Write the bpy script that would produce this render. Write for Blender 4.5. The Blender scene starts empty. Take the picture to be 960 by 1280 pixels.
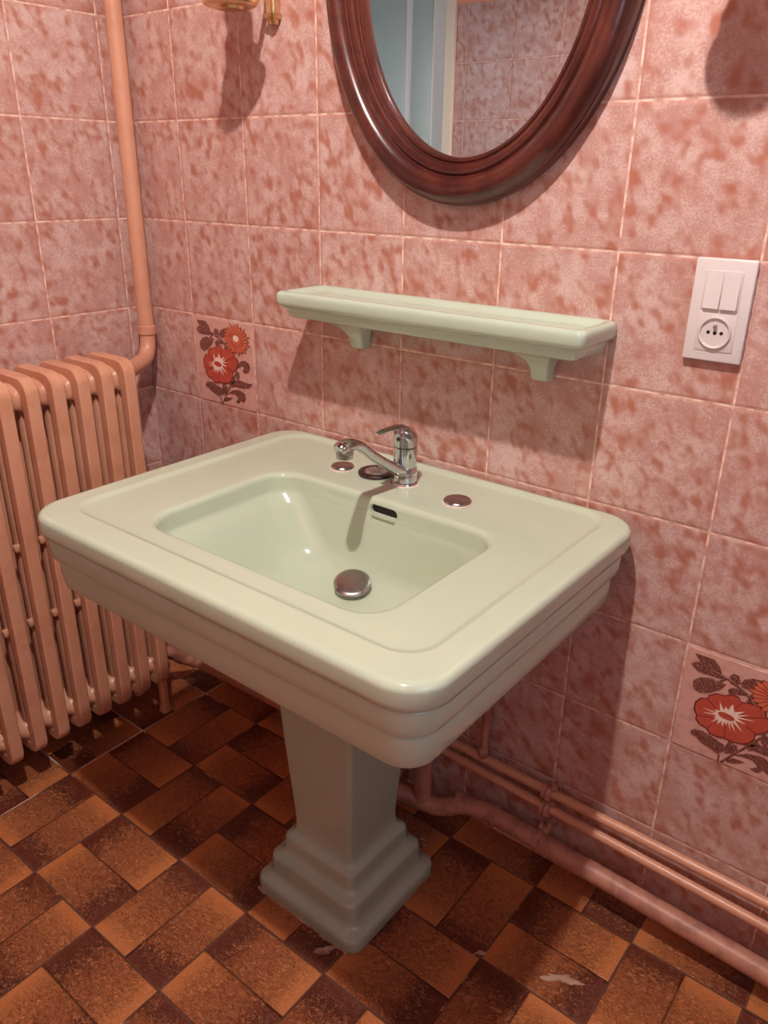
import bpy, bmesh, math, random
from mathutils import Vector, Matrix
random.seed(4)
U = 0.2          # one wall tile = 20 cm; the build coordinates below are in tiles
FZ = -7.03       # floor level in tiles (0 = a tile joint of the back wall)
PI = math.pi
COL = bpy.context.scene.collection
def V(x, y, z): return Vector((x*U, y*U, (z-FZ)*U))

# ------------------------------------------------------------------ materials
def lin(c):
    return tuple(((v/255)/12.92 if v/255 <= .04045 else ((v/255+.055)/1.055)**2.4) for v in c) + (1.0,)

class NT:
    def __init__(s, name):
        s.m = bpy.data.materials.new(name); s.m.use_nodes = True
        s.t = s.m.node_tree; s.b = s.t.nodes['Principled BSDF']
    def n(s, typ, **k):
        nd = s.t.nodes.new(typ)
        for a, v in k.items(): setattr(nd, a, v)
        return nd
    def put(s, sock, v):
        if isinstance(v, bpy.types.NodeSocket): s.t.links.new(v, sock)
        else: sock.default_value = v
    def M(s, op, a, b=0.0, c=0.0, clamp=False):
        nd = s.n('ShaderNodeMath', operation=op, use_clamp=clamp)
        s.put(nd.inputs[0], a); s.put(nd.inputs[1], b); s.put(nd.inputs[2], c)
        return nd.outputs[0]
    def ss(s, v, lo, hi, a=0.0, b=1.0):
        nd = s.n('ShaderNodeMapRange', interpolation_type='SMOOTHSTEP')
        s.put(nd.inputs[0], v); s.put(nd.inputs[1], lo); s.put(nd.inputs[2], hi)
        s.put(nd.inputs[3], a); s.put(nd.inputs[4], b)
        return nd.outputs[0]
    def mix(s, f, a, b):
        nd = s.n('ShaderNodeMix', data_type='RGBA')
        s.put(nd.inputs[0], f); s.put(nd.inputs[6], a); s.put(nd.inputs[7], b)
        return nd.outputs[2]
    def pos(s):
        g = s.n('ShaderNodeNewGeometry'); x = s.n('ShaderNodeSeparateXYZ')
        s.t.links.new(g.outputs['Position'], x.inputs[0])
        return [s.M('DIVIDE', x.outputs[0], U), s.M('DIVIDE', x.outputs[1], U),
                s.M('ADD', s.M('DIVIDE', x.outputs[2], U), FZ)]
    def xyz(s, x, y, z):
        nd = s.n('ShaderNodeCombineXYZ')
        s.put(nd.inputs[0], x); s.put(nd.inputs[1], y); s.put(nd.inputs[2], z)
        return nd.outputs[0]
    def noise(s, vec, scale, detail=2.0, rough=.5, dist=0.0):
        nd = s.n('ShaderNodeTexNoise')
        s.put(nd.inputs['Vector'], vec); nd.inputs['Scale'].default_value = scale
        nd.inputs['Detail'].default_value = detail; nd.inputs['Roughness'].default_value = rough
        nd.inputs['Distortion'].default_value = dist
        return nd.outputs[0]
    def white(s, vec):
        nd = s.n('ShaderNodeTexWhiteNoise'); s.put(nd.inputs['Vector'], vec)
        return nd.outputs['Value'], nd.outputs['Color']
    def objvec(s):
        return s.n('ShaderNodeTexCoord').outputs['Object']
    def bump(s, h, strength, dist):
        nd = s.n('ShaderNodeBump'); nd.inputs['Strength'].default_value = strength
        nd.inputs['Distance'].default_value = dist; s.put(nd.inputs['Height'], h)
        s.t.links.new(nd.outputs[0], s.b.inputs['Normal'])
    def set(s, **k):
        for a, v in k.items(): s.put(s.b.inputs[a.replace('_', ' ')], v)

def tile_mat(name, axis, off, voff=0.0, period=1.0045, paint_above=2.46):
    n = NT(name); P = n.pos()
    u = n.M('DIVIDE', n.M('SUBTRACT', P[axis], off), period)
    v = n.M('SUBTRACT', P[2], voff)
    fu, fv = n.M('FRACT', u), n.M('FRACT', v)
    iu, iv = n.M('FLOOR', u), n.M('FLOOR', v)
    val, col = n.white(n.xyz(iu, iv, 3.7))
    du = n.M('MINIMUM', fu, n.M('SUBTRACT', 1.0, fu)); dv = n.M('MINIMUM', fv, n.M('SUBTRACT', 1.0, fv))
    d = n.M('MINIMUM', du, dv)
    q = n.M('MULTIPLY', val, 40.0)
    vec = n.xyz(n.M('ADD', u, q), n.M('ADD', v, n.M('MULTIPLY', q, 1.7)), q)
    spots = n.noise(n.xyz(n.M('MULTIPLY', n.M('ADD', n.M('ADD', u, n.M('MULTIPLY', v, .25)), q), 1.15), n.M('ADD', n.M('MULTIPLY', v, .9), n.M('MULTIPLY', q, 1.7)), q), 8.6, 1.6, .45, .0)
    cloud = n.noise(vec, 2.0, 2.0, .5)
    fine = n.noise(vec, 60.0, 3.0, .65)
    spot = n.ss(n.M('ADD', spots, n.M('ADD', n.M('MULTIPLY', n.M('SUBTRACT', cloud, .5), .30), n.M('MULTIPLY', n.M('SUBTRACT', fine, .5), .16))), .44, .76)
    veil = n.ss(n.M('ADD', n.M('MULTIPLY', fine, .55), n.M('MULTIPLY', n.noise(vec, 4.0, 3.0, .6), .6)), .46, .72)
    c = n.mix(veil, lin((188, 140, 130)), lin((212, 181, 174)))
    c = n.mix(n.M('MULTIPLY', spot, .88), c, lin((172, 102, 78)))
    edge = n.ss(d, .012, .05, 1.0, 0.0)
    c = n.mix(n.M('MULTIPLY', edge, .28), c, lin((196, 118, 100)))
    g = n.ss(d, .0055, .011, 1.0, 0.0)
    gv = n.ss(n.noise(n.xyz(u, v, 9.0), 9.0, 2.0), .35, .62)
    gc = n.mix(gv, lin((196, 150, 132)), lin((238, 208, 192)))
    c = n.mix(g, c, gc)
    paint = n.M('GREATER_THAN', P[2], paint_above)
    c = n.mix(paint, c, lin((232, 158, 128)))
    n.set(Base_Color=c)
    n.set(Roughness=n.M('ADD', .30, n.M('MULTIPLY', n.M('MAXIMUM', g, paint), .4)), Specular_IOR_Level=.42)
    h = n.M('ADD', n.ss(d, .004, .03), n.M('MULTIPLY', n.noise(vec, 7.0, 3.0), .16))
    n.bump(n.M('ADD', h, n.M('MULTIPLY', fine, .035)), .55, .0014)
    return n.m

def floor_mat():
    n = NT('leathery_brown_floor_tile'); P = n.pos()
    u = n.M('DIVIDE', n.M('ADD', P[0], .025), 1.006)
    v = n.M('DIVIDE', n.M('MULTIPLY', n.M('ADD', P[1], .385), -1.0), 1.0125)
    iu, iv, fu, fv = n.M('FLOOR', u), n.M('FLOOR', v), n.M('FRACT', u), n.M('FRACT', v)
    par = n.M('FLOORED_MODULO', n.M('ADD', iu, iv), 2.0)
    inv = n.M('SUBTRACT', 1.0, par)
    sel = lambda a, b: n.M('ADD', n.M('MULTIPLY', par, a), n.M('MULTIPLY', inv, b))
    along, acr = sel(fv, fu), sel(fu, fv)
    b = n.M('FLOOR', n.M('MULTIPLY', acr, 2.0)); fa = n.M('FRACT', n.M('MULTIPLY', acr, 2.0))
    t = n.M('ADD', n.M('MULTIPLY', b, n.M('SUBTRACT', 1.0, along)), n.M('MULTIPLY', n.M('SUBTRACT', 1.0, b), along))
    val, col = n.white(n.xyz(iu, iv, b))
    pv = n.xyz(P[0], P[1], n.M('MULTIPLY', val, 9.0))
    fine = n.noise(n.xyz(P[0], n.M('MULTIPLY', P[1], 1.3), n.M('MULTIPLY', val, 9.0)), 27.0, 3.0, .62, 1.3)
    mid = n.noise(pv, 5.0, 3.0, .6)
    tt = n.M('ADD', t, n.M('ADD', n.M('MULTIPLY', n.M('SUBTRACT', fine, .5), .5), n.M('MULTIPLY', n.M('SUBTRACT', mid, .5), .35)))
    tt = n.M('ADD', tt, n.M('MULTIPLY', n.M('SUBTRACT', val, .5), .22))
    c = n.mix(n.ss(tt, .08, .42), lin((96, 38, 22)), lin((164, 90, 52)))
    c = n.mix(n.ss(tt, .45, .95), c, lin((192, 112, 62)))
    rm = n.ss(n.M('MINIMUM', t, n.M('SUBTRACT', 1.0, t)), .03, .25, .2, 1.0)
    c = n.mix(n.M('MULTIPLY', n.ss(fine, .48, .36, 0.0, .5), rm), c, lin((100, 46, 28)))
    c = n.mix(n.M('MULTIPLY', n.ss(fine, .52, .66, 0.0, .6), rm), c, lin((212, 140, 90)))  # mottling, with the relief's lit grains and dark hollows painted into the colour
    dc = n.M('MINIMUM', n.M('MINIMUM', fu, n.M('SUBTRACT', 1.0, fu)), n.M('MINIMUM', fv, n.M('SUBTRACT', 1.0, fv)))
    db = n.M('MULTIPLY', n.M('MINIMUM', fa, n.M('SUBTRACT', 1.0, fa)), .5)
    # worn, chalky haze around the waste pipe
    hz = n.ss(n.noise(n.xyz(P[0], P[1], 2.0), 1.1, 4.0, .7), .60, .74)
    near = n.M('MULTIPLY', n.ss(P[0], 4.6, 5.2), n.ss(P[0], 6.6, 7.2, 1.0, 0.0))
    c = n.mix(n.M('MULTIPLY', n.M('MULTIPLY', hz, near), .4), c, lin((190, 150, 130)))
    gr = n.ss(dc, .007, .013, 1.0, 0.0)
    white = n.M('MULTIPLY', n.ss(P[0], 1.02, 1.06, 1.0, 0.0), n.ss(n.noise(n.xyz(P[0], P[1], 5.0), 1.3, 1.0), .40, .50))
    gc = n.mix(white, lin((104, 62, 46)), lin((214, 190, 174)))
    chips = n.ss(n.noise(n.xyz(P[0], P[1], 7.0), 2.2, 3.0, .7), .60, .70)
    gc = n.mix(n.M('MULTIPLY', chips, .7), gc, lin((196, 150, 128)))
    c = n.mix(n.ss(db, .004, .009, .75, 0.0), c, lin((70, 30, 20)))
    c = n.mix(gr, c, gc)
    n.set(Base_Color=c, Roughness=n.M('ADD', .34, n.M('MULTIPLY', gr, .4)), Specular_IOR_Level=.45)
    rough_mid = n.ss(n.M('MINIMUM', t, n.M('SUBTRACT', 1.0, t)), .02, .22, .25, 1.0)
    h = n.M('MULTIPLY', fine, rough_mid)
    h = n.M('ADD', n.M('MULTIPLY', h, .9), n.M('MULTIPLY', n.ss(db, .0, .02), .35))
    n.bump(h, 1.0, .008)
    return n.m

def plain(name, c, rough=.4, metal=0.0, noise_amt=0.0, scale=12, c2=None, bump=0.0, coat=0.0, spec=.5):
    n = NT(name)
    if c2:
        f = n.ss(n.noise(n.objvec(), scale, 4.0, .6), .45, .65, 0.0, noise_amt)
        n.set(Base_Color=n.mix(f, lin(c), lin(c2)))
    else: n.set(Base_Color=lin(c))
    n.set(Roughness=rough, Metallic=metal, Coat_Weight=coat, Specular_IOR_Level=spec)
    n.b.inputs['Coat Roughness'].default_value = .05
    if bump: n.bump(n.noise(n.objvec(), scale*2.5, 3.0), .5, bump)
    return n.m

MT = {}
MT['back_tile'] = tile_mat('pink_tile_back', 0, .892)
MT['left_tile'] = tile_mat('pink_tile_left', 1, -.2435)
MT['opp_tile'] = tile_mat('pink_tile_opposite', 0, -.22, .48)
MT['right_tile'] = tile_mat('pink_tile_right', 1, -.1)
MT['floor'] = floor_mat()
MT['ceiling'] = plain('ceiling_paint', (140, 136, 132), .8)
MT['side_wall'] = plain('grey_green_wall_paint', (128, 130, 126), .8)
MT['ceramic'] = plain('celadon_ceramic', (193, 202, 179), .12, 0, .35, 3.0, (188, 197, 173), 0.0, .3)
MT['ceramic2'] = plain('celadon_ceramic_pedestal', (168, 180, 161), .16, 0, .3, 3.0, (163, 174, 155), 0.0, .3)  # copy of the basin ceramic, the pedestal's shade put into its darker colour
MT['ceramic3'] = plain('celadon_ceramic_shelf', (190, 203, 183), .12, 0, .35, 3.0, (184, 198, 176), 0.0, .3)
MT['chrome'] = plain('chrome', (205, 203, 206), .10, 1.0, .5, 30, (180, 172, 176))
MT['steel'] = plain('brushed_cap_metal', (186, 178, 176), .27, 1.0, .6, 40, (150, 138, 136))
MT['plate'] = plain('satin_strainer_metal', (226, 216, 208), .45, 1.0, .9, 60, (150, 140, 134), .0006)
MT['dark'] = plain('dark_hole', (20, 14, 12), .6)
MT['rubber'] = plain('black_rubber', (44, 38, 38), .35)
MT['ringmetal'] = plain('tarnished_ring_metal', (104, 94, 92), .22, 1.0, .5, 40, (70, 62, 60))
MT['radiator'] = plain('peach_radiator_enamel', (214, 154, 124), .34, 0, .5, 14, (198, 134, 104), .0004)
MT['pipe'] = plain('peach_pipe_paint', (208, 148, 120), .34, 0, .35, 22, (194, 130, 106), .0003)
MT['pipe_old'] = plain('flaking_pipe_paint', (186, 126, 106), .45, 0, .8, 30, (150, 98, 84), .0003)
MT['gold'] = plain('aged_brass', (236, 206, 158), .3, 1.0, .6, 30, (200, 152, 104), .0006)
MT['plastic'] = plain('white_plastic', (222, 210, 208), .32)
MT['plastic_in'] = plain('white_plastic_insert', (214, 201, 198), .38)
MT['glassmir'] = plain('mirror_silver', (226, 228, 230), .0, 1.0)
MT['white_paint'] = plain('white_gloss_paint', (236, 232, 228), .35)
MT['cream_paint'] = plain('cream_gloss_paint', (240, 222, 200), .35)
MT['blue_paint'] = plain('pale_blue_panel_paint', (190, 204, 200), .4, 0, .4, 20, (180, 196, 194), .0004)
MT['plaster'] = plain('plaster_residue', (178, 138, 118), .8, 0, .8, 40, (136, 92, 72), .001)
MT['candle'] = plain('ivory_candle_sleeve', (236, 222, 196), .5)
def wood_mat():
    n = NT('mahogany_frame'); o = n.objvec()
    f = n.noise(o, 9.0, 5.0, .65, .6); g = n.noise(o, 160.0, 2.0, .5)
    c = n.mix(n.ss(f, .38, .64), lin((66, 26, 21)), lin((92, 40, 31)))
    c = n.mix(n.ss(g, .55, .75, 0.0, .4), c, lin((44, 14, 12)))
    n.set(Base_Color=c, Roughness=.28, Coat_Weight=.35); n.b.inputs['Coat Roughness'].default_value = .12
    return n.m
MT['wood'] = wood_mat()
def relief_mat(name, a, b, sc):
    n = NT(name); w = n.n('ShaderNodeTexWave', wave_type='BANDS', bands_direction='DIAGONAL')
    n.put(w.inputs['Vector'], n.objvec()); w.inputs['Scale'].default_value = sc
    w.inputs['Distortion'].default_value = 9.0; w.inputs['Detail'].default_value = 2.0; w.inputs['Detail Scale'].default_value = 2.0
    n.set(Base_Color=n.mix(n.ss(w.outputs[1], .55, .9), lin(a), lin(b)), Roughness=.35)
    n.bump(w.outputs[1], .4, .0006)
    return n.m
MT['leaf'] = relief_mat('brown_leaf_glaze', (104, 56, 50), (158, 102, 90), 90.0)
MT['red'] = plain('red_flower_glaze', (190, 84, 66), .32, 0, .5, 60, (176, 70, 56))
MT['orange'] = plain('orange_daisy_glaze', (212, 112, 82), .32, 0, .6, 60, (190, 86, 62))
MT['flowerwhite'] = plain('white_flower_glaze', (240, 214, 200), .35)
MT['outline'] = plain('dark_red_outline_glaze', (122, 46, 42), .35)
MT['decor_ground'] = plain('plain_pink_tile_glaze', (214, 164, 152), .3, 0, .6, 60, (196, 142, 130), .0003)
def emit(name, col, s):
    n = NT(name); e = n.n('ShaderNodeEmission'); e.inputs[0].default_value = col; e.inputs[1].default_value = s
    n.t.links.new(e.outputs[0], n.t.nodes['Material Output'].inputs[0]); return n.m
MT['bulb'] = emit('lit_bulb_glass', (1.0, .925, .86, 1), 3400.0)
MT['door_fill_light'] = emit('fill_light_pane_pale', (.90, .95, 1.0, 1), 2.3)  # glow of the added fill panel facing the door
MT['fill_light'] = emit('fill_light_pane', (.66, .76, 1.0, 1), 2.0)  # cool glow of the added fill panel on the right

# ------------------------------------------------------------------ mesh helpers
def box(bm, x0, y0, z0, x1, y1, z1, bev=0.0, seg=2):
    vs = [bm.verts.new(V(x, y, z)) for x in (x0, x1) for y in (y0, y1) for z in (z0, z1)]
    F = [(0, 1, 3, 2), (4, 6, 7, 5), (0, 4, 5, 1), (2, 3, 7, 6), (0, 2, 6, 4), (1, 5, 7, 3)]
    fs = [bm.faces.new([vs[i] for i in f]) for f in F]
    if bev:
        es = list({e for f in fs for e in f.edges})
        bmesh.ops.bevel(bm, geom=es, offset=bev*U, segments=seg, profile=.5, affect='EDGES')

def loft(bm, rings, cap0=True, cap1=True, closed=False):
    R = [[bm.verts.new(V(*p)) for p in r] for r in rings]
    n = len(R[0]); m = len(R)
    for i in range(m if closed else m-1):
        a, b = R[i], R[(i+1) % m]
        for k in range(n):
            bm.faces.new((a[k], a[(k+1) % n], b[(k+1) % n], b[k]))
    if not closed:
        if cap0: bm.faces.new(R[0])
        if cap1: bm.faces.new(list(reversed(R[-1])))
    return R

def rrect(x0, y0, x1, y1, r, z, seg=8):
    r = max(1e-4, min(r, (x1-x0)/2-1e-4, (y1-y0)/2-1e-4)); out = []
    for cx, cy, a0 in ((x1-r, y1-r, 0), (x0+r, y1-r, 90), (x0+r, y0+r, 180), (x1-r, y0+r, 270)):
        for k in range(seg+1):
            a = math.radians(a0+90*k/seg); out.append((cx+r*math.cos(a), cy+r*math.sin(a), z))
    return out

def tube(bm, pts, r, n=16, flat=1.0, cap=True):
    P = [Vector(p) for p in pts]; rings = []
    rr = r if isinstance(r, (list, tuple)) else [r]*len(P)
    up = None
    for i, p in enumerate(P):
        d = (P[min(i+1, len(P)-1)]-P[max(i-1, 0)]).normalized()
        if up is None:
            up = Vector((0, 0, 1)) if abs(d.z) < .9 else Vector((0, 1, 0))
        a = d.cross(up).normalized(); b = a.cross(d).normalized(); up = b
        rings.append([tuple(p+a*(rr[i]*math.cos(2*PI*k/n))+b*(rr[i]*flat*math.sin(2*PI*k/n))) for k in range(n)])
    loft(bm, rings, cap, cap)

def smooth_path(pts, r=.1, seg=6):
    P = [Vector(p) for p in pts]; out = [P[0]]
    for i in range(1, len(P)-1):
        a, b, c = P[i-1], P[i], P[i+1]
        ra = min(r, (a-b).length*.49, (c-b).length*.49)
        p0 = b+(a-b).normalized()*ra; p2 = b+(c-b).normalized()*ra
        for k in range(seg+1):
            t = k/seg; out.append(p0*(1-t)**2+b*2*t*(1-t)+p2*t*t)
    out.append(P[-1]); return [tuple(p) for p in out]

def lathe(bm, cx, cy, prof, n=32, ax='z', top=True, bot=True):
    rings = []
    for r, z in prof:
        rings.append([(cx+r*math.cos(2*PI*k/n), cy+r*math.sin(2*PI*k/n), z) for k in range(n)])
    loft(bm, rings, bot, top)

def lathe_y(bm, cx, cz, prof, n=32):
    rings = [[(cx+r*math.cos(2*PI*k/n), y, cz+r*math.sin(2*PI*k/n)) for k in range(n)] for r, y in prof]
    loft(bm, rings)

def finish(name, bm, m, parent=None, smooth=True, ang=40, origin=None):
    bmesh.ops.remove_doubles(bm, verts=bm.verts, dist=1e-6)
    bmesh.ops.recalc_face_normals(bm, faces=bm.faces)
    if parent is not None: org = Vector(parent['_o'])
    elif origin is not None: org = V(*origin)
    else:
        xs = [v.co for v in bm.verts]
        org = Vector(((min(c.x for c in xs)+max(c.x for c in xs))/2, (min(c.y for c in xs)+max(c.y for c in xs))/2, min(c.z for c in xs)))
    for v in bm.verts: v.co -= org
    me = bpy.data.meshes.new(name); bm.to_mesh(me); bm.free()
    me.materials.append(MT[m])
    if smooth:
        for p in me.polygons: p.use_smooth = True
        me.set_sharp_from_angle(angle=math.radians(ang))
    o = bpy.data.objects.new(name, me); COL.objects.link(o)
    o['_o'] = tuple(org)
    if m.startswith('ceramic'):
        wn = o.modifiers.new('weighted_normals', 'WEIGHTED_NORMAL'); wn.keep_sharp = True; wn.weight = 60
    if parent is not None:
        o.parent = parent; o['_o'] = tuple(org)
    else: o.location = org
    return o
def part(name, bm, m, parent, **k): return finish(name, bm, m, parent, **k)
def thing(name, label, cat, loc, group=None):
    o = bpy.data.objects.new(name, None); COL.objects.link(o); o.location = V(*loc)
    o.empty_display_size = .05; o['_o'] = tuple(V(*loc))
    tag(o, label, cat, group); return o
def tag(o, label, cat, group=None):
    o['label'] = label; o['category'] = cat
    if group: o['group'] = group
    return o
def struct(name, bm, m, smooth=False, **k):
    o = finish(name, bm, m, None, smooth=smooth, origin=(0, 0, FZ), **k); o['kind'] = 'structure'; return o
NB = bmesh.new

# ------------------------------------------------------------------ room
CT = 6.2; RX = 12.0; OY = -8.8; AX = -5.2; LY = -4.0
b = NB(); box(b, 0, 0, FZ-.0, RX, .6, CT); struct('wall_back', b, 'back_tile')
b = NB(); box(b, -.6, LY, FZ, 0, .6, CT); struct('wall_left', b, 'left_tile')
b = NB(); box(b, AX, LY, FZ, -.6, LY+.6, CT); struct('wall_left', b, 'side_wall')
b = NB(); box(b, AX-.6, OY, FZ, AX, LY+.6, CT); struct('wall_left', b, 'side_wall')
b = NB()
DX0, DX1, DZ1 = -4.9, -1.62, 3.2
box(b, DX1, OY-.6, FZ, RX, OY, CT); box(b, AX, OY-.6, FZ, DX0, OY, CT); box(b, DX0, OY-.6, DZ1, DX1, OY, CT)
struct('wall_front', b, 'opp_tile')
WY0, WY1, WZ0, WZ1 = -7.2, -3.2, -1.5, 3.6
b = NB()
box(b, RX, WY1, FZ, RX+.6, .6, CT); box(b, RX, OY-.6, FZ, RX+.6, WY0, CT)
box(b, RX, WY0, FZ, RX+.6, WY1, WZ0); box(b, RX, WY0, WZ1, RX+.6, WY1, CT)
struct('wall_right', b, 'side_wall')
b = NB(); box(b, AX-.6, OY-.6, FZ-.5, RX+.6, .6, FZ); struct('floor', b, 'floor')
b = NB(); box(b, AX-.6, OY-.6, CT, RX+.6, .6, CT+.4); struct('ceiling', b, 'ceiling')
# added unseen window with a glowing pane, giving cool fill from the right
b = NB()
for a0, a1, c0, c1 in ((WY0, WY0+.2, WZ0, WZ1), (WY1-.2, WY1, WZ0, WZ1), ((WY0+WY1)/2-.12, (WY0+WY1)/2+.12, WZ0, WZ1), (WY0, WY1, WZ0, WZ0+.2), (WY0, WY1, WZ1-.2, WZ1)):
    box(b, RX+.1, a0, c0, RX+.35, a1, c1, .02)
wf = struct('fill_window_1', b, 'white_paint')
b = NB(); box(b, RX+.2, WY0+.1, WZ0+.1, RX+.24, WY1-.1, WZ1-.1)
wp = part('fill_pane', b, 'fill_light', wf, smooth=False)
b = NB()
for a0, a1, c0, c1 in ((-4.4, -4.25, -1.5, 3.2), (-1.95, -1.8, -1.5, 3.2), (-4.4, -1.8, -1.5, -1.35), (-4.4, -1.8, 3.05, 3.2)):
    box(b, a0, LY-.1, c0, a1, LY, c1, .02)
wf2 = struct('fill_window_2', b, 'white_paint')  # added out of view, its pane brightens the door seen in the mirror
b = NB(); box(b, -4.3, LY-.05, -1.4, -1.9, LY-.02, 3.1); part('fill_pane', b, 'door_fill_light', wf2, smooth=False)
# door in the wall opposite the basin, seen in the mirror
b = NB(); box(b, DX0, OY-.35, FZ, DX1-.1, OY-.12, DZ1, .02)
dr = struct('door_1', b, 'white_paint')
b = NB()
for z0, z1 in ((FZ+.6, -2.6), (-2.2, DZ1-.4)):
    box(b, -4.5, OY-.15, z0, -2.78, OY-.09, z1, .02); box(b, -2.62, OY-.15, z0, -2.12, OY-.09, z1, .02)
part('door_panel', b, 'blue_paint', dr)
b = NB(); lathe_y(b, -1.9, -.3, [(.05, OY-.1), (.05, OY+.06), (.13, OY+.12), (.15, OY+.2), (.1, OY+.28), (.01, OY+.3)]); part('door_knob', b, 'steel', dr)
b = NB(); box(b, DX1-.08, OY-.3, FZ, DX1+.14, OY+.08, DZ1+.2, .02); box(b, DX0-.14, OY-.3, FZ, DX0+.08, OY+.08, DZ1+.2, .02)
box(b, DX0-.14, OY-.3, DZ1, DX1+.14, OY+.08, DZ1+.22, .02)
struct('trim_1', b, 'cream_paint')

# ------------------------------------------------------------------ floral relief tiles set in the wall
from math import cos, sin
def c1(x, y): return None
A = ((-.0, 0.0))
# flat outlines in tile units (0..1), digitised from the pattern
def H(p, q):   # projective map crop-pixels -> tile square for a quad q = TL, TR, BR, BL
    import numpy as np
    src = q; dst = ((0, 1), (1, 1), (1, 0), (0, 0)); A_ = []; B_ = []
    for (x, y), (u, v) in zip(src, dst):
        A_.append([x, y, 1, 0, 0, 0, -u*x, -u*y]); B_.append(u)
        A_.append([0, 0, 0, x, y, 1, -v*x, -v*y]); B_.append(v)
    h = np.linalg.solve(np.array(A_, float), np.array(B_, float)); h = list(h)+[1.0]
    out = []
    for x, y in p:
        w = h[6]*x+h[7]*y+1; out.append(((h[0]*x+h[1]*y+h[2])/w, (h[3]*x+h[4]*y+h[5])/w))
    return out
Q1 = ((172, 98), (772, 192), (822, 1096), (245, 940))
Q2 = ((138, 85), (970, 375), (1010, 1360), (-2, 930))
big = [(300,460),(345,445),(400,458),(440,445),(490,465),(508,502),(560,505),(625,525),(672,570),(680,612),(720,650),(725,690),(700,740),(650,755),(630,765),(632,805),(600,850),(550,860),(490,850),(430,820),(380,815),(320,790),(300,745),(240,705),(215,660),(225,635),(202,580),(210,520),(250,485),(290,490)]
star = []
tips = [(370,502),(412,540),(458,515),(540,572),(575,600),(612,645),(560,680),(545,748),(497,758),(462,745),(430,700),(400,720),(365,700),(322,685),(340,640),(262,600),(258,560),(340,570)]
cc = (425, 618)
for i, t in enumerate(tips):
    star.append(t); t2 = tips[(i+1) % len(tips)]
    a = math.atan2((t[1]-cc[1])+(t2[1]-cc[1]), (t[0]-cc[0])+(t2[0]-cc[0]))
    star.append((cc[0]+72*cos(a), cc[1]+52*sin(a)))
eye = [(cc[0]+58*cos(a*PI/8)*.95-14*sin(a*PI/8)*.0, cc[1]+34*sin(a*PI/8)+18*cos(a*PI/8)) for a in range(16)]
leaves2 = [
 [(190,145),(250,165),(310,185),(350,240),(378,325),(330,310),(260,290),(200,265),(165,215),(195,205),(225,205)],
 [(185,340),(230,318),(300,320),(400,365),(370,400),(310,430),(230,440),(190,410),(178,375)],
 [(415,300),(440,282),(475,300),(490,350),(460,370),(425,350)],
 [(490,350),(510,320),(560,312),(620,325),(710,340),(660,365),(600,380),(540,388),(500,380)],
 [(415,400),(450,385),(500,400),(540,440),(480,440),(420,430)],
 [(540,490),(580,420),(620,395),(655,430),(650,520),(600,505)],
 [(170,790),(200,765),(260,780),(340,830),(430,900),(440,960),(385,990),(330,950),(250,890),(220,840),(180,820)],
 [(440,930),(470,880),(520,890),(535,930),(490,975),(445,985)],
 [(600,900),(620,850),(660,835),(690,870),(660,920),(610,930)],
 [(670,790),(700,765),(740,790),(745,850),(720,870),(690,840)]]
leaves1 = [
 [(620,610),(660,568),(700,562),(738,590),(752,640),(738,685),(705,692),(680,665),(700,635),(670,612),(640,635)],
 [(560,780),(640,755),(720,790),(775,800),(745,840),(680,838),(600,818)],
 [(520,900),(580,860),(640,855),(700,895),(712,950),(695,988),(665,960),(645,992),(612,975),(640,945),(610,900),(570,892)],
 [(540,700),(572,705),(600,740),(600,775),(560,812),(535,760)],
 [(548,628),(575,620),(592,680),(572,682)],
 [(482,790),(505,785),(500,850),(476,872)],
 [(500,950),(530,928),(580,935),(545,962),(510,972)],
 [(590,540),(622,540),(625,566),(594,566)]]
stems1 = [[(482,990),(520,900),(560,810),(610,690),(590,560),(540,450),(480,370),(400,300),(300,250)], [(380,290),(350,345),(300,330)],[(470,990),(465,930),(430,850)]]
dc_ = (612, 340)
def relief(bm, poly, y, th, ox, oz):
    top = [bm.verts.new(V(ox+p[0]*1.0045, y-th, oz+p[1])) for p in poly]
    bot = [bm.verts.new(V(ox+p[0]*1.0045, y, oz+p[1])) for p in poly]
    n = len(poly); bm.faces.new(top)
    for k in range(n): bm.faces.new((top[k], top[(k+1) % n], bot[(k+1) % n], bot[k]))
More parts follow.
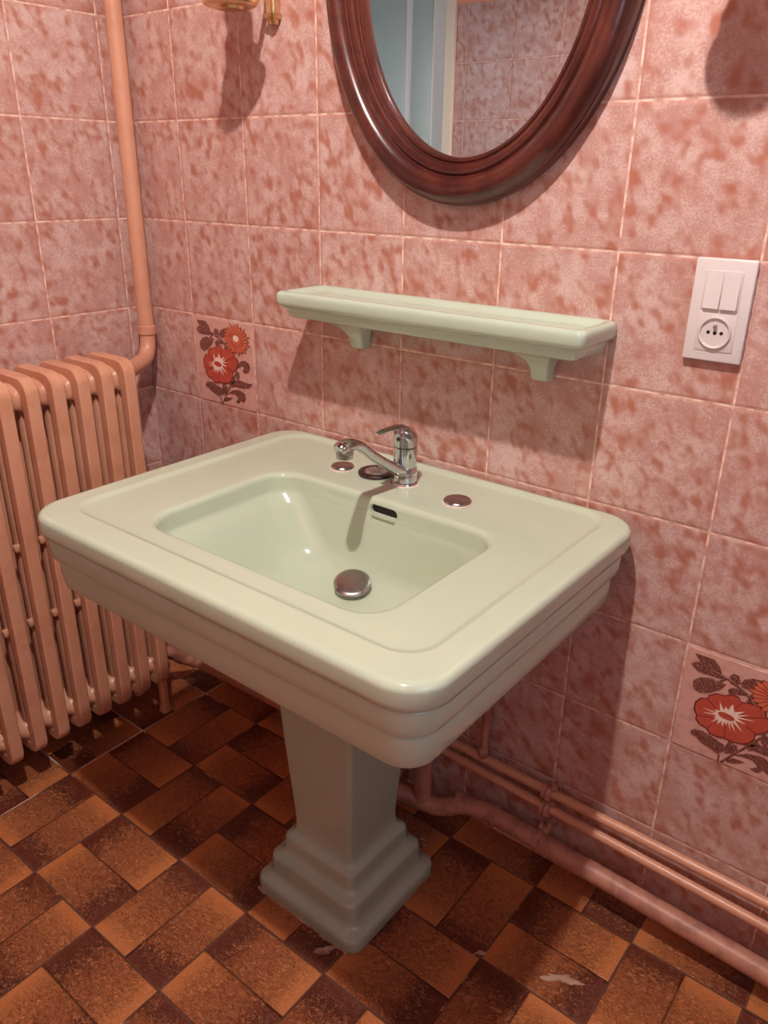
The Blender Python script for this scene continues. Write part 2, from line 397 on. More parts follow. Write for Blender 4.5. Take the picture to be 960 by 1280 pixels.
def decor(ox, oz, label):
    t = thing('floral_wall_tile', label, 'decorated tile', (ox+.5, 0, oz), 'floral relief tiles in the back wall')
    b = NB(); g = .012; box(b, ox+g, -.012, oz+g, ox+1.0045-g, 0, oz+1-g, .006, 1); part('tile_body', b, 'decor_ground', t)
    y0 = -.012
    b = NB()
    for p in leaves2: relief(b, H(p, Q2), y0, .006, ox, oz)
    for p in leaves1: relief(b, H(p, Q1), y0, .007, ox, oz)
    for s in stems1:
        h = H(s, Q1)
        tube(b, [(ox+u*1.0045, y0-.002, oz+v) for u, v in h], .009, 6)
    part('foliage', b, 'leaf', t, ang=20)
    def flower(mat, outline, white, eyep, lines, petals=None):
        f = NB()
        cx = sum(p[0] for p in outline)/len(outline); cy = sum(p[1] for p in outline)/len(outline)
        relief(f, [(cx+(u-cx)*1.05, cy+(v-cy)*1.05) for u, v in outline], y0, .008, ox, oz)
        fo = part('flower', f, 'outline', t, ang=20)
        f = NB(); relief(f, outline, y0-.008, .002, ox, oz); part('petals', f, mat, fo, ang=20)
        f = NB()
        for l in lines: relief(f, l, y0-.010, .001, ox, oz)
        if lines: part('petal_veins', f, 'outline', fo, ang=20)
        f = NB(); relief(f, white, y0-.010, .002, ox, oz); part('flower_centre', f, 'flowerwhite', fo, ang=20)
        if eyep:
            f = NB(); relief(f, eyep, y0-.012, .003, ox, oz); part('flower_eye', f, mat, fo, ang=20)
    O = H(big, Q2); W = H(star, Q2); E = H([(425+60*cos(a*PI/8), 620+27*sin(a*PI/8)+25*cos(a*PI/8)) for a in range(16)], Q2)
    lines = []
    for a, e in (((345,560),(292,490)),((462,570),(510,505)),((540,620),(680,612)),((560,690),(640,755)),((428,710),(425,818)),((330,640),(222,636)),((330,700),(300,745))):
        dx, dy = e[0]-a[0], e[1]-a[1]; L = math.hypot(dx, dy); nx, ny = -dy/L*3, dx/L*3
        lines.append(H([(a[0]+nx, a[1]+ny), (e[0]+nx, e[1]+ny), (e[0]-nx, e[1]-ny), (a[0]-nx, a[1]-ny)], Q2))
    flower('red', O, W, E, lines)
    # daisy
    C0 = H([dc_], Q1)[0]; D = []; N = 22
    for k in range(N*2):
        a = 2*PI*k/(N*2); r = 1.0 if k % 2 == 0 else .74
        if k % 4 == 0: r *= .9
        D.append((C0[0]+.215*r*cos(a), C0[1]-.015+.175*r*sin(a)))
    Wd = [(C0[0]+.045*cos(2*PI*k/16), C0[1]+.036*sin(2*PI*k/16)) for k in range(16)]
    lines = []
    for k in range(N):
        a = 2*PI*(k+.5)/N; r0, r1 = .32, .74
        ca, sa = cos(a), sin(a); w = .003
        lines.append([(C0[0]+.215*r0*ca-sa*w, C0[1]-.015+.175*r0*sa+ca*w), (C0[0]+.215*r1*ca-sa*w, C0[1]-.015+.175*r1*sa+ca*w), (C0[0]+.215*r1*ca+sa*w, C0[1]-.015+.175*r1*sa-ca*w), (C0[0]+.215*r0*ca+sa*w, C0[1]-.015+.175*r0*sa-ca*w)])
    flower('orange', D, Wd, None, lines)
decor(.892, -3.0, 'square pink tile with raised red and orange flowers, left of the small shelf near the corner')
decor(.892+6*1.0045, -5.0, 'square pink tile with raised red flower and brown leaves, low on the wall right of the basin')

# ------------------------------------------------------------------ basin
X0, X1, Y0, Y1, ZT = 2.41, 6.42, -3.09, -.035, -3.03
CX = 4.44
b = NB()
def ring(ins, dz, r, seg=8): return rrect(X0+ins, Y0+ins, X1-ins, Y1-min(ins, .10), max(r-ins*.5, .05), ZT+dz, seg)
prof = [(.95, -.98, .3), (.80, -.95, .35), (.62, -.80, .4), (.45, -.725, .4), (.20, -.72, .28), (.155, -.71, .28), (.12, -.67, .27), (.105, -.56, .26), (.105, -.45, .26), (.132, -.438, .26), (.132, -.425, .26),
        (.085, -.415, .26), (.064, -.395, .26), (.056, -.34, .26), (.052, -.235, .26), (.082, -.220, .26), (.082, -.208, .26), (.035, -.20, .28), (.012, -.185, .30),
        (0, -.14, .30), (0, -.055, .30), (.004, -.035, .30), (.015, -.016, .30), (.032, -.004, .30), (.055, 0, .30)]
rings = [ring(*p) for p in prof]
BX0, BX1, BY0, BY1 = 3.31, 5.67, -2.57, -1.02
def bas(i0, dz, r, il=None, iy=None, ib=None):
    il = i0 if il is None else il; ib = i0 if ib is None else ib
    return rrect(BX0+il, BY0+i0, BX1-i0, BY1-ib, r, ZT+dz)
def inner(d, dz, r): return rrect(X0+.22+d, Y0+.27+d, X1-.23-d, Y1-.10-d, r, ZT+dz)
rings += [inner(-.02, .002, .26), inner(0, 0, .25), inner(.012, -.008, .24), inner(.04, -.018, .23), inner(.06, -.021, .22), inner(.12, -.022, .2)] + [rrect(3.16, BY0-.12, 5.82, BY1+.12, .34, ZT-.022), bas(-.055, -.021, .29), bas(-.03, -.026, .28), bas(-.01, -.04, .27), bas(.0, -.07, .27), bas(.006, -.17, .27), bas(.012, -.21, .28, .02),
          bas(.025, -.25, .30, .07), bas(.04, -.32, .32, .13, ib=.03), bas(.07, -.48, .33, .24, ib=.055), bas(.12, -.62, .34, .34, ib=.085), bas(.17, -.70, .34, .41, ib=.13), bas(.25, -.755, .34, .51, ib=.21), bas(.40, -.785, .3, .62, ib=.34), bas(.55, -.80, .2, .9, ib=.5), bas(.70, -.808, .06, 1.1, ib=.62)]
loft(b, rings)
basin = thing('pedestal_basin', 'large pale green rectangular ceramic basin with stepped rim on a square pedestal', 'washbasin', (CX, -1.5, FZ))
bo = part('basin_bowl', b, 'ceramic', basin, ang=55)
# overflow slot cut into the back wall of the bowl
OX, OZ = 4.525, -3.15
def stadium(bm, cx, cz, hw, hh, y0, y1, n=8):
    o = []
    for k in range(n+1): a = -PI/2+PI*k/n; o.append((cx+hw-hh+hh*cos(a), cz+hh*sin(a)))
    for k in range(n+1): a = PI/2+PI*k/n; o.append((cx-hw+hh+hh*cos(a), cz+hh*sin(a)))
    loft(bm, [[(x, y0, z) for x, z in o], [(x, y1, z) for x, z in o]])
cb = NB(); stadium(cb, OX, OZ, .148, .043, -1.25, -.85)
cut = part('cutter', cb, 'ceramic', basin)
cb = NB(); lathe(cb, 4.40, -1.30, [(.10, -3.95), (.10, -3.7)], 24); cut2 = part('cutter2', cb, 'ceramic', basin)
for c in (cut, cut2):
    md = bo.modifiers.new('b', 'BOOLEAN'); md.operation = 'DIFFERENCE'; md.object = c; md.solver = 'EXACT'
bpy.context.view_layer.update()
dg = bpy.context.evaluated_depsgraph_get()
nm = bpy.data.meshes.new_from_object(bo.evaluated_get(dg)); bo.modifiers.clear(); bo.data = nm
wn = bo.modifiers.new('weighted_normals', 'WEIGHTED_NORMAL'); wn.keep_sharp = True; wn.weight = 60
for c in (cut, cut2): bpy.data.objects.remove(c)
for p in nm.polygons: p.use_smooth = True
nm.set_sharp_from_angle(angle=math.radians(50))
b = NB(); stadium(b, OX, OZ, .146, .041, -.99, -.90); part('overflow_opening', b, 'dark', basin)
b = NB(); stadium(b, OX+.005, OZ-.048, .125, .008, -1.046, -.99); part('overflow_lip', b, 'ceramic', basin)
b = NB()
for r0, r1, z0 in ((.115, .09, -3.828),):
    lathe(b, 4.40, -1.30, [(.085, -3.90), (.13, -3.842), (.135, -3.832), (.10, -3.828), (.075, -3.86), (.07, -3.90)], 32)
drain = part('drain_ring', b, 'steel', basin)
b = NB()
sx, sy, s = 4.40, -1.30, 1
lathe(b, 0, 0, [(.03, -.16), (.03, -.03), (.15, -.022), (.162, -.012), (.162, .0), (.152, .010), (.13, .014), (.07, .018), (.001, .019)], 36)
for v in b.verts: v.co -= V(0, 0, 0)
rot = Matrix.Rotation(math.radians(15), 4, 'X') @ Matrix.Rotation(math.radians(10), 4, 'Y')
for v in b.verts: v.co = rot @ v.co
for v in b.verts: v.co += V(4.455, -1.355, -3.72)
part('drain_plug', b, 'steel', basin)['label'] = 'round metal plug cap raised over the drain'
# pedestal
b = NB(); PX, PY = 4.48, -1.49
def pr(hx, z, r=.08, hy=None): hy = hx if hy is None else hy; return rrect(PX-hx, PY-hy, PX+hx, PY+hy, r, z, 6)
loft(b, [pr(.635, FZ, .12), pr(.65, FZ+.02, .13), pr(.65, -6.93, .13), pr(.648, -6.91, .13), pr(.64, -6.885, .12), pr(.628, -6.875, .12), pr(.575, -6.845, .11), pr(.553, -6.81, .10), pr(.545, -6.77, .10), pr(.543, -6.65, .10), pr(.539, -6.625, .10), pr(.53, -6.607, .09), pr(.518, -6.60, .09),
         pr(.47, -6.575, .08), pr(.448, -6.545, .08), pr(.442, -6.51, .07), pr(.44, -6.415, .07), pr(.436, -6.39, .07), pr(.427, -6.375, .07), pr(.415, -6.368, .06), pr(.375, -6.345, .05), pr(.357, -6.30, .045), pr(.352, -6.22, .04), pr(.355, -6.1, .04), pr(.41, -5.2, .04), pr(.47, -3.95, .05)])
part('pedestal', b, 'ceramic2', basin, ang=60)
# blind caps over the unused tap holes (lie in the basin deck)
def cap(x, y, r, label):
    b = NB(); z = ZT-.022
    lathe(b, x, y, [(r+.006, z), (r+.008, z+.008), (r+.003, z+.012)], 36)
    t = thing('tap_hole_cover', label, 'tap hole cover', (x, y, z), 'metal covers over the spare tap holes')
    part('cover_rim', b, 'flowerwhite', t)
    b = NB(); lathe(b, x, y, [(r, z+.012), (r+.003, z+.025), (r-.006, z+.036), (r-.02, z+.038), (r*.6, z+.036), (.001, z+.036)], 36)
    part('cover_disc', b, 'steel', t)
cap(3.725, -.635, .108, 'round metal cover on the basin deck left of the tap')
cap(5.03, -.65, .118, 'round metal cover on the basin deck right of the tap')
# loose strainer
t = thing('drain_strainer', 'dark ringed metal drain strainer lying on the basin deck behind the spout', 'strainer', (4.06, -.55, ZT-.022))
b = NB(); lathe(b, 4.06, -.55, [(.10, -3.052), (.158, -3.05), (.168, -3.04), (.168, -3.028), (.16, -3.018), (.13, -3.014), (.105, -3.020), (.10, -3.03), (.0999, -3.045)], 36)
part('strainer_ring', b, 'ringmetal', t)
b = NB(); lathe(b, 4.06, -.55, [(.104, -3.03), (.104, -3.018), (.085, -3.006), (.05, -3.004), (.001, -3.003)], 28); part('strainer_plate', b, 'plate', t)
b = NB()
for k in range(18):
    r = .03 if k < 6 else .066; a = 2*PI*k/(6 if k < 6 else 12); lathe(b, 4.06+r*cos(a), -.55+r*sin(a), [(.006, -3.01), (.006, -3.0018)], 8)
part('strainer_holes', b, 'dark', t)

# ------------------------------------------------------------------ mixer tap
FX, FY = 4.40, -.56; z0 = ZT-.022
tap = thing('mixer_tap', 'chrome single lever mixer tap with long spout on the green basin', 'tap', (FX, FY, z0))
b = NB(); lathe(b, FX, FY, [(.126, z0), (.128, z0+.012), (.122, z0+.026), (.110, z0+.032), (.107, z0+.165), (.1045, z0+.17), (.107, z0+.175), (.105, z0+.345), (.100, z0+.352)], 40)
part('tap_body', b, 'chrome', tap, ang=30)
b = NB(); lathe(b, FX, FY, [(.128, z0-.002), (.133, z0), (.133, z0+.005), (.128, z0+.008)], 40); part('base_ring', b, 'flowerwhite', tap)
# lever cap and handle
b = NB()
rings = []
for i, (r, dz, sh) in enumerate(((.100, .355, 0), (.106, .36, 0), (.107, .40, 0), (.106, .44, -.002), (.098, .48, -.010), (.08, .51, -.022), (.05, .53, -.04), (.004, .537, -.05))):
    rings.append([(FX+r*cos(2*PI*k/40), FY+sh+r*sin(2*PI*k/40), z0+dz+(.02 if i > 3 else 0)*-sin(2*PI*k/40)*r/.09) for k in range(40)])
loft(b, rings)
lv = part('lever', b, 'chrome', tap, ang=40)
b = NB(); rings = []
for y, z, hw, hh in ((.02, .50, .045, .03), (-.06, .538, .062, .03), (-.14, .555, .054, .022), (-.22, .562, .044, .016), (-.30, .564, .038, .013), (-.37, .560, .035, .012), (-.41, .556, .026, .009)):
    rings.append([(FX+hw*cos(2*PI*k/16), FY+y, z0+z+hh*sin(2*PI*k/16)) for k in range(16)])
loft(b, rings); part('lever_handle', b, 'chrome', lv)
b = NB(); rings = []
rings = [[(FX+.018*cos(2*PI*k/12), FY+yy, z0+.44+.018*sin(2*PI*k/12)) for k in range(12)] for yy in (-.09, -.112)]
loft(b, rings); part('lever_screw_cover', b, 'rubber', lv)
# spout
b = NB(); pts = [(FX, FY-.02, z0+.12), (FX+.005, FY-.14, z0+.17), (FX+.015, FY-.35, z0+.30), (FX+.03, FY-.55, z0+.435), (FX+.04, FY-.68, z0+.535), (FX+.045, FY-.77, z0+.57), (FX+.05, FY-.84, z0+.58), (FX+.052, FY-.90, z0+.578), (FX+.052, FY-.93, z0+.574), (FX+.052, FY-.95, z0+.565)]
tube(b, pts, [.078, .068, .058, .054, .056, .062, .068, .070, .066, .050], 24, .78)
sp = part('spout', b, 'chrome', tap, ang=60)
b = NB(); ex, ey, ez = FX+.051, FY-.875, z0+.03
lathe(b, ex, ey, [(.066, ez+.55), (.071, ez+.515), (.071, ez+.505), (.064, ez+.502), (.064, ez+.496), (.070, ez+.492), (.067, ez+.455), (.058, ez+.452), (.055, ez+.46), (.001, ez+.461)], 24)
part('aerator', b, 'steel', sp, ang=30)

# ------------------------------------------------------------------ ceramic shelf
sh = thing('wall_shelf', 'pale green ceramic wall shelf on two brackets below the oval mirror', 'shelf', (4.43, 0, -2.05))
SX0, SX1, SY, SZ = 2.87, 5.99, -.615, -1.50
def sr(i, dz, r, ib=0): return rrect(SX0+i, SY+i, SX1-i, -.0-ib, r, SZ+dz, 5)
b = NB()
loft(b, [sr(.14, -.245, .03), sr(.105, -.24, .04), (sr(.085, -.225, .04)), sr(.075, -.185, .04), sr(.07, -.155, .04), sr(.045, -.145, .05), sr(.02, -.13, .05), sr(.0, -.10, .06), sr(0, -.04, .06), sr(.008, -.015, .06), sr(.03, 0, .06), sr(.07, -.002, .05, .03), sr(.095, -.012, .04, .06), sr(.125, -.04, .04, .09), sr(.16, -.05, .04, .12)])
part('shelf_board', b, 'ceramic3', sh, ang=55)
for sx in (4.43-.96, 4.43+.99):
    b = NB(); rings = []
    for z, hw, d in ((-2.03, .055, .10), (-2.025, .075, .14), (-1.99, .08, .155), (-1.93, .085, .17), (-1.87, .105, .21), (-1.82, .14, .27), (-1.78, .19, .34), (-1.755, .25, .42), (-1.735, .27, .45)):
        rings.append(rrect(sx-hw, -d, sx+hw, 0, .035, z, 4))
    loft(b, rings); part('bracket', b, 'ceramic3', sh, ang=60)

# ------------------------------------------------------------------ oval mirror
MX, MZ, IA, IB = 4.53, 1.09, 1.04, 1.45
mi = thing('oval_mirror', 'large oval wall mirror in a moulded dark mahogany frame', 'mirror', (MX, 0, MZ-IB-.36))
b = NB(); N = 160
pf = [(-.03, -.0), (0, -.03), (0, -.085), (.012, -.105), (.03, -.11), (.045, -.10), (.055, -.105), (.065, -.135), (.09, -.15), (.12, -.15), (.14, -.135), (.15, -.14), (.165, -.175), (.20, -.205), (.245, -.215), (.29, -.205), (.325, -.175), (.345, -.135), (.35, -.115), (.36, -.11), (.365, -.07), (.36, -.0)]
rings = []
for k in range(N):
    a = 2*PI*k/N; rings.append([(MX+(IA+o)*cos(a), y, MZ+(IB+o)*sin(a)) for o, y in pf])
loft(b, rings, closed=True); part('mirror_frame', b, 'wood', mi, ang=35)
b = NB(); vs = [[(MX+(IA+.01)*cos(2*PI*k/N), y, MZ+(IB+.01)*sin(2*PI*k/N)) for k in range(N)] for y in (-.045, -.02)]
loft(b, vs); part('mirror_glass', b, 'glassmir', mi, smooth=False)

# ------------------------------------------------------------------ wall sconces
def sconce(x, label):
    t = thing('wall_sconce', label, 'wall lamp', (x, 0, .73), 'brass candle sconces beside the mirror')
    b = NB(); rings = []
    for z, hw, d in ((.73, .012, .05), (.735, .03, .085), (.76, .035, .09), (.77, .04, .095), (.775, .06, .105), (.79, .068, .115), (.805, .07, .12), (.815, .075, .125), (.82, .055, .10), (.95, .06, .105), (1.2, .08, .12), (1.5, .085, .12), (1.8, .07, .10), (1.95, .04, .08), (2.05, .02, .06), (2.1, .005, .04)):
        rings.append(rrect(x-hw, -d, x+hw, 0, min(.03, hw*.8), z, 4))
    loft(b, rings); part('back_plate', b, 'gold', t)
    b = NB(); pts = [(x, -.10, 1.25), (x, -.16, 1.02), (x, -.27, .88), (x, -.40, .83), (x, -.50, .84), (x, -.56, .90)]
    P2 = []
    for i in range(len(pts)-1):
        for k in range(4): P2.append(tuple(Vector(pts[i]).lerp(Vector(pts[i+1]), k/4)))
    P2.append(pts[-1]); tube(b, P2, .028, 10); part('arm', b, 'gold', t)
    b = NB(); cy = -.56
    lathe(b, x, cy, [(.02, .79), (.11, .782), (.12, .80), (.19, .80), (.225, .815), (.23, .83), (.205, .84), (.19, .86), (.18, .93), (.185, 1.02), (.175, 1.03), (.16, .93), (.05, .91)], 36); part('cup', b, 'gold', t)
    b = NB(); lathe(b, x, cy, [(.13, .90), (.13, 1.30), (.125, 1.32), (.02, 1.33)], 28); part('candle_sleeve', b, 'candle', t)
    b = NB(); lathe(b, x, cy, [(.06, 1.32), (.065, 1.36), (.11, 1.44), (.12, 1.52), (.09, 1.64), (.04, 1.76), (.005, 1.82)], 20); part('lamp_bulb', b, 'flowerwhite', t)
sconce(2.43, 'gilt wall sconce with round cup, above and left of the oval mirror, near the pipe')
sconce(6.57, 'gilt wall sconce with round cup, right of the oval mirror')

# ------------------------------------------------------------------ switch and socket
sw = thing('switch_and_socket', 'white plastic double light switch above a round power socket', 'light switch', (6.72, 0, -1.70))
PX0, PX1, PZ0, PZ1 = 6.51, 6.918, -1.695, -.992
b = NB(); box(b, PX0, -.05, PZ0, PX1, 0, PZ1, .012, 3); part('plate', b, 'plastic', sw)
b = NB(); box(b, 6.59, -.056, -1.335, 6.845, -.04, -1.07, .004); part('switch_surround', b, 'plastic_in', sw)
for x0 in (6.604, 6.724):
    b = NB(); rings = []
    h = [(x0, -.075, -1.325), (x0+.108, -.075, -1.325), (x0+.108, -.058, -1.083), (x0, -.058, -1.083)]
    k = [(x0, -.05, -1.325), (x0+.108, -.05, -1.325), (x0+.108, -.05, -1.083), (x0, -.05, -1.083)]
    loft(b, [k, h]); part('rocker', b, 'plastic', sw, ang=20)
b = NB(); box(b, 6.585, -.056, -1.62, 6.85, -.04, -1.355, .004); sq = part('socket_surround', b, 'plastic_in', sw)
b = NB(); sc = (6.716, -1.49)
lathe_y(b, sc[0], sc[1], [(.112, -.05), (.112, -.070), (.108, -.074), (.100, -.072), (.094, -.058), (.001, -.0575)], 40); part('socket_well', b, 'plastic_in', sw)
b = NB()
for dx, dz in ((-.045, 0), (.045, 0), (.0, -.002)): lathe_y(b, sc[0]+dx, sc[1]+dz, [(.013, -.057), (.013, -.0585)], 14)
part('socket_hole', b, 'dark', sw)
b = NB(); lathe_y(b, sc[0], sc[1]+.045, [(.013, -.057), (.013, -.085), (.008, -.092), (.001, -.094)], 14); part('earth_pin', b, 'steel', sw)

# ------------------------------------------------------------------ radiator
ra = thing('column_radiator', 'peach painted cast iron column radiator on the left wall beside the basin', 'radiator', (.6, -2.3, FZ))
def sweep_rr(bm, pts, hw, hd):       # closed loop in the xz plane, rounded bar section: hw along y, hd in plane
    n = len(pts); rings = []
    for i, p in enumerate(pts):
        a, c = Vector(pts[i-1]), Vector(pts[(i+1) % n]); d = (c-a).normalized(); nr = Vector((d.z, 0, -d.x))
        sec = []
        for k in range(12):
            t = 2*PI*k/12; cx_, cy_ = cos(t), sin(t)
            e = .36; sx_ = math.copysign(abs(cx_)**e, cx_); sy_ = math.copysign(abs(cy_)**e, cy_)
            sec.append(tuple(Vector(p)+nr*(hd*sx_)+Vector((0, hw*sy_, 0))))
        rings.append(sec)
    loft(bm, rings, closed=True)
RT, RB = -2.37, -6.60; FXr, BXr = .95, .16
def section_bm(y, foot):
    b = NB(); hd = .07; hw = .072
    x0, x1, zt, zb = BXr+hd, FXr-hd, RT-hd, RB+hd
    def arc(cx, cz, r, a0, a1, n=6): return [(cx+r*cos(math.radians(a0+(a1-a0)*k/n)), y, cz+r*sin(math.radians(a0+(a1-a0)*k/n))) for k in range(n+1)]
    loop = arc(x1-.10, zt-.10, .10, 0, 90)+arc(x0+.10, zt-.10, .10, 90, 180)+[(x0, y, -4.4)]+arc(x0+.10, zb+.10, .10, 180, 270)+arc(x1-.10, zb+.10, .10, 270, 360)+[(x1, y, -4.4)]
    sweep_rr(b, loop, hw, hd)
    for xc in (.36+.06, .62+.06-.0):
        box(b, xc-.055, y-.05, RB+.2, xc+.055, y+.05, RT-.2, .03)
    # webs between the columns at head and foot, hubs that join the sections
    box(b, x0, y-.068, RT-.36, x1, y+.068, RT-.06, .03); box(b, x0, y-.062, RB+.06, x1, y+.062, RB+.34, .03)
    box(b, .24, y-.1409, RT-.37, .80, y+.1409, RT-.13, .09, 5)
    for zc in (RT-.22, RB+.24):
        for i in range(1):
            pf_ = [(.10, y-.142), (.14, y-.09), (.16, y-.04), (.16, y+.04), (.14, y+.09), (.10, y+.142)]
            rings = [[(.60+r*1.35*cos(2*PI*k/20), yy, zc+r*.9*sin(2*PI*k/20)) for k in range(20)] for r, yy in pf_]
            loft(b, rings)
    # small spacer lugs half-way
    for zc in (-4.15, -5.05): box(b, .70, y-.10, zc-.04, .78, y+.10, zc+.04, .02)
    if foot:
        for xc in (x1-.02, x0+.05):
            loft(b, [rrect(xc-.08, y-.06, xc+.06, y+.07, .03, FZ, 3), rrect(xc-.05, y-.045, xc+.05, y+.05, .03, FZ+.10, 3), rrect(xc-.055, y-.05, xc+.055, y+.05, .03, RB+.15, 3)])
    return b
for k in range(10):
    part('radiator_section', section_bm(-.955-.2815*k, k in (0, 9)), 'radiator', ra, ang=35)
b = NB(); lathe_b = None
tube(b, [(.60, -.82, RT-.22), (.60, -.76, RT-.22)], .10, 16); tube(b, [(.60, -.82, RB+.24), (.60, -.74, RB+.24)], .10, 16); part('radiator_bush', b, 'radiator', ra)

# ------------------------------------------------------------------ pipes
PXv, PYv = .20, -.16
def pipe_thing(name, label, pts, r, mat, br=.1, n=16, cat='pipe'):
    b = NB(); tube(b, smooth_path(pts, br), r, n); o = finish(name, b, mat, None, ang=60); tag(o, label, cat); return o
o = pipe_thing('heating_pipe', 'peach painted heating pipe running down the tiled corner into the radiator', [(PXv, PYv, CT-.02), (PXv, PYv, RT-.20), (.60, -.77, RT-.22)], .092, 'pipe', .26)
b = NB(); lathe(b, PXv, PYv, [(.098, -2.30), (.108, -2.29), (.108, -2.20), (.098, -2.19)], 20); 
b2 = part('coupling', b, 'pipe', o)
pyw = -.15
wp_ = pipe_thing('water_pipe', 'thin peach water pipe along the wall, the upper of the pair', [(.95, pyw, -5.98), (5.15, pyw, -6.01), (RX, pyw, -6.09)], .048, 'pipe', .1)
b = NB(); tube(b, smooth_path([(5.19, pyw, -6.02), (5.19, pyw, -4.9), (4.95, -.3, -4.3)], .15), .042, 12); part('riser', b, 'pipe_old', wp_)
b = NB(); lathe(b, 5.19, pyw, [(.05, -6.0), (.062, -5.97), (.058, -5.90), (.044, -5.88)], 14); part('tee_fitting', b, 'pipe_old', wp_)
pipe_thing('water_pipe', 'thin peach water pipe along the wall, the lower of the pair', [(.95, pyw, -6.08), (5.0, pyw, -6.185), (RX, pyw, -6.43)], .048, 'pipe', .1)
wst = pipe_thing('waste_pipe', 'thick peach waste pipe along the foot of the wall with a bend by the pedestal', [(RX, -.215, -6.93), (8.0, -.215, -6.70), (5.45, -.215, -6.60), (5.08, -.26, -6.60), (4.86, -.40, -6.70), (4.55, -.50, -6.66), (4.2, -.62, -6.6)], .100, 'pipe_old', .14, 20)
b = NB(); tube(b, [(4.66, -.46, -6.64), (4.66, -.46, -5.4)], .095, 18); part('riser', b, 'pipe_old', wst)
for i, (q, d) in enumerate((((5.02, -.28, -6.615), (1, .14, .1)), ((5.42, -.215, -6.60), (1, 0, 0)), ((5.93, -.215, -6.617), (1, 0, -.03)))):
    b = NB(); q = Vector(q); d = Vector(d).normalized(); tube(b, [q-d*.03, q-d*.025, q+d*.025, q+d*.03], [.103, .118, .118, .103], 20); part('joint_collar', b, 'pipe_old', wst)
for z, lab, dz in ((-6.035, 'corroded pipe clip holding the upper thin pipe to the wall', 0), (-6.235, 'corroded pipe clip holding the lower thin pipe to the wall', 0), (-6.62, 'wall clip behind the thick waste pipe below the two thin pipes', 0)):
    t = thing('pipe_clip', lab, 'pipe clip', (5.96, 0, z-.1))
    r = .082 if z > -6.5 else .03
    b = NB(); tube(b, [(5.94-.055, pyw, z), (5.94-.05, pyw, z), (5.94-.02, pyw, z), (5.94, pyw, z), (5.94+.03, pyw, z), (5.94+.045, pyw, z)], [r*k if z > -6.5 else .06*k for k in (.8, 1, .85, 1.05, 1, .8)], 14)
    if z < -6.5:
        for v in b.verts: v.co.z += .10*U; v.co.y += .03*U
    part('clip_band', b, 'pipe_old', t)
    b = NB(); zz = z if z > -6.5 else z+.12
    tube(b, [(5.97, -.11, zz+.0), (5.97, 0, zz)], .02, 10); lathe_y(b, 5.97, zz, [(.05, 0), (.05, -.015), (.035, -.03)], 14)
    tube(b, [(5.99, pyw-.01, zz+.06), (5.99, pyw-.01, zz+.13)], .026, 8)
    part('clip_stud', b, 'pipe_old', t)
# short crusty return pipe by the corner
b = NB(); random.seed(9)
pts = [(.60, -.76, RB+.24), (.60, -.62, RB+.20), (.62, -.40, -6.62), (.70, -.22, -6.72), (1.3, -.19, -6.74), (2.4, -.19, -6.70), (4.3, -.3, -6.66)]
tube(b, smooth_path(pts, .12, 5), .085, 14)
for v in b.verts: v.co += Vector((random.uniform(-1, 1), random.uniform(-1, 1), random.uniform(-1, 1)))*.0016
o = finish('return_pipe', b, 'pipe_old', None, ang=80); tag(o, 'crusty painted return pipe low in the corner under the radiator end', 'pipe')

# ------------------------------------------------------------------ plaster residue on the floor
def blob_patch(name, x, y, rx, ry, ang, seed, label, th=.012, n=40):
    rnd = random.Random(seed); b = NB(); ph = [rnd.uniform(0, 6.28) for _ in range(6)]
    pts = []
    for k in range(n):
        a = 2*PI*k/n; r = 1+.28*sin(2*a+ph[0])+.24*sin(3*a+ph[1])+.16*sin(5*a+ph[2])+.12*sin(9*a+ph[3])
        u, v = rx*r*cos(a), ry*r*sin(a); pts.append((x+u*cos(ang)-v*sin(ang), y+u*sin(ang)+v*cos(ang)))
    cxx, cyy = sum(p[0] for p in pts)/n, sum(p[1] for p in pts)/n
    loft(b, [[(p[0], p[1], FZ) for p in pts], [(cxx+(p[0]-cxx)*.8, cyy+(p[1]-cyy)*.8, FZ+th) for p in pts]])
    o = finish(name, b, 'plaster', None, ang=60); tag(o, label, 'plaster residue'); return o
blob_patch('plaster_smear', 6.68, -1.12, .13, .05, .5, 3, 'whitish plaster smear on the floor tiles in front of the waste pipe')
blob_patch('plaster_smear', 5.98, -1.36, .05, .02, .9, 5, 'small plaster smear at a floor tile corner, right of the pedestal')
blob_patch('plaster_smear', 4.86, -2.24, .07, .035, .9, 8, 'lump of plaster at the front corner of the pedestal foot', .03)
for i, (x, y) in enumerate([(4.72+random.uniform(-.16, .16), -.48+random.uniform(-.12, .1)) for _ in range(14)]):
    b = NB(); bmesh.ops.create_icosphere(b, subdivisions=1, radius=random.uniform(.012, .03)*U)
    for v in b.verts: v.co = Vector((v.co.x*1.4, v.co.y, v.co.z*.6))*random.uniform(.8, 1.25)
    mz = min(v.co.z for v in b.verts)
    for v in b.verts: v.co += V(x, y-.22, FZ)-Vector((0, 0, mz))
    o = finish('plaster_crumb', b, 'plaster', None, smooth=False)
    tag(o, 'tiny whitish plaster crumb on the floor under the bend of the thick pipe', 'plaster crumb', 'plaster crumbs under the waste pipe bend')
# caulk line along the pedestal foot
b = NB(); pts = []
random.seed(2)
for k in range(40):
    t_ = k/39; pts.append((PX-.60+1.16*t_, PY-.645+random.uniform(-.006, .006), FZ+.004))
tube(b, pts, [random.uniform(.008, .02) for _ in pts], 8)
for k in range(1): pass
part('floor_caulk', b, 'plaster', basin)

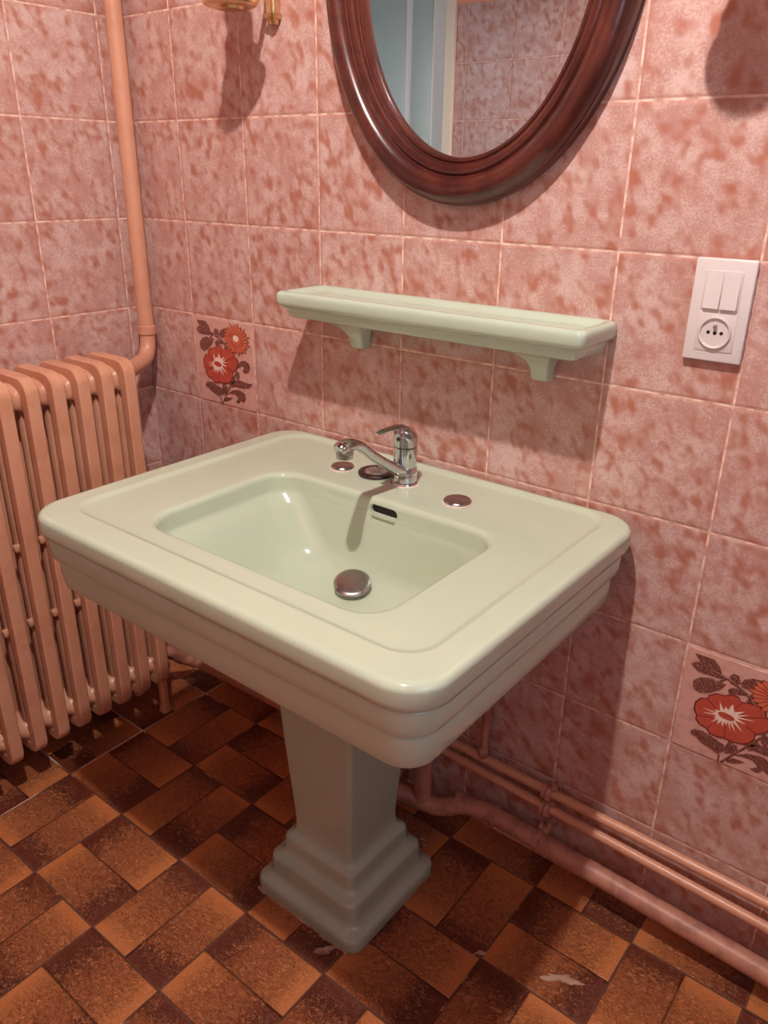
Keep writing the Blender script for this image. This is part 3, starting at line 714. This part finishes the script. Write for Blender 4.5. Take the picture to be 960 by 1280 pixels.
# ------------------------------------------------------------------ ceiling lamp
LX, LYp, LZ = 6.3, -4.7, 5.55
t = thing('ceiling_lamp', 'warm bulb hanging from the ceiling on a short flex, with an added dark cone blocking upward light', 'ceiling lamp', (LX, LYp, LZ-.2))
b = NB(); lathe(b, LX, LYp, [(.30, CT), (.30, CT-.03), (.10, CT-.12)], 24); tube(b, [(LX, LYp, CT-.1), (LX, LYp, LZ+.32)], .02, 8); part('flex', b, 'white_paint', t)
b = NB(); lathe(b, LX, LYp, [(.08, LZ+.16), (.10, LZ+.18), (.10, LZ+.32), (.04, LZ+.36)], 20); part('lamp_holder', b, 'white_paint', t)
b = NB(); lathe(b, LX, LYp, [(.10, LZ+.36), (.14, LZ+.34), (.62, LZ-.08), (.66, LZ-.30), (.65, LZ-.30), (.61, LZ-.08), (.13, LZ+.33), (.09, LZ+.35)], 40, top=False, bot=False); part('upward_light_blocker', b, 'dark', t)  # unseen cone added to keep the bulb's light off the ceiling
b = NB(); R = .13
lathe(b, LX, LYp, [(R*sin(PI*k/14)+.001, LZ-R*cos(PI*k/14)) for k in range(15)], 24); part('lamp_bulb', b, 'bulb', t)

# ------------------------------------------------------------------ camera and view
cam = bpy.data.cameras.new('camera'); co = bpy.data.objects.new('camera', cam); COL.objects.link(co)
F_, cxp, cyp, czp, yaw, pit, rol = 988.738, 8.37242, -5.91993, -.479592, -.665148, -.405214, .0129367
f = Vector((sin(yaw)*cos(pit), cos(yaw)*cos(pit), sin(pit))); r = Vector((cos(yaw), -sin(yaw), 0)); u = r.cross(f)
c_, s_ = cos(rol), sin(rol); r, u = r*c_+u*s_, u*c_-r*s_
m = Matrix((r, u, -f)).transposed().to_4x4(); m.translation = V(cxp, cyp, czp); co.matrix_world = m
cam.sensor_fit = 'VERTICAL'; cam.sensor_height = 24; cam.lens = F_/1280*24; cam.clip_start = .01
sc_ = bpy.context.scene; sc_.camera = co
w = bpy.data.worlds.new('world'); sc_.world = w; w.use_nodes = True
w.node_tree.nodes['Background'].inputs[0].default_value = (.6, .7, .9, 1); w.node_tree.nodes['Background'].inputs[1].default_value = .3
for o in bpy.data.objects:
    if '_o' in o: del o['_o']
vs = sc_.view_settings; vs.view_transform = 'Standard'; vs.look = 'None'; vs.gamma = 1; vs.use_curve_mapping = False
vs.exposure = 0.45
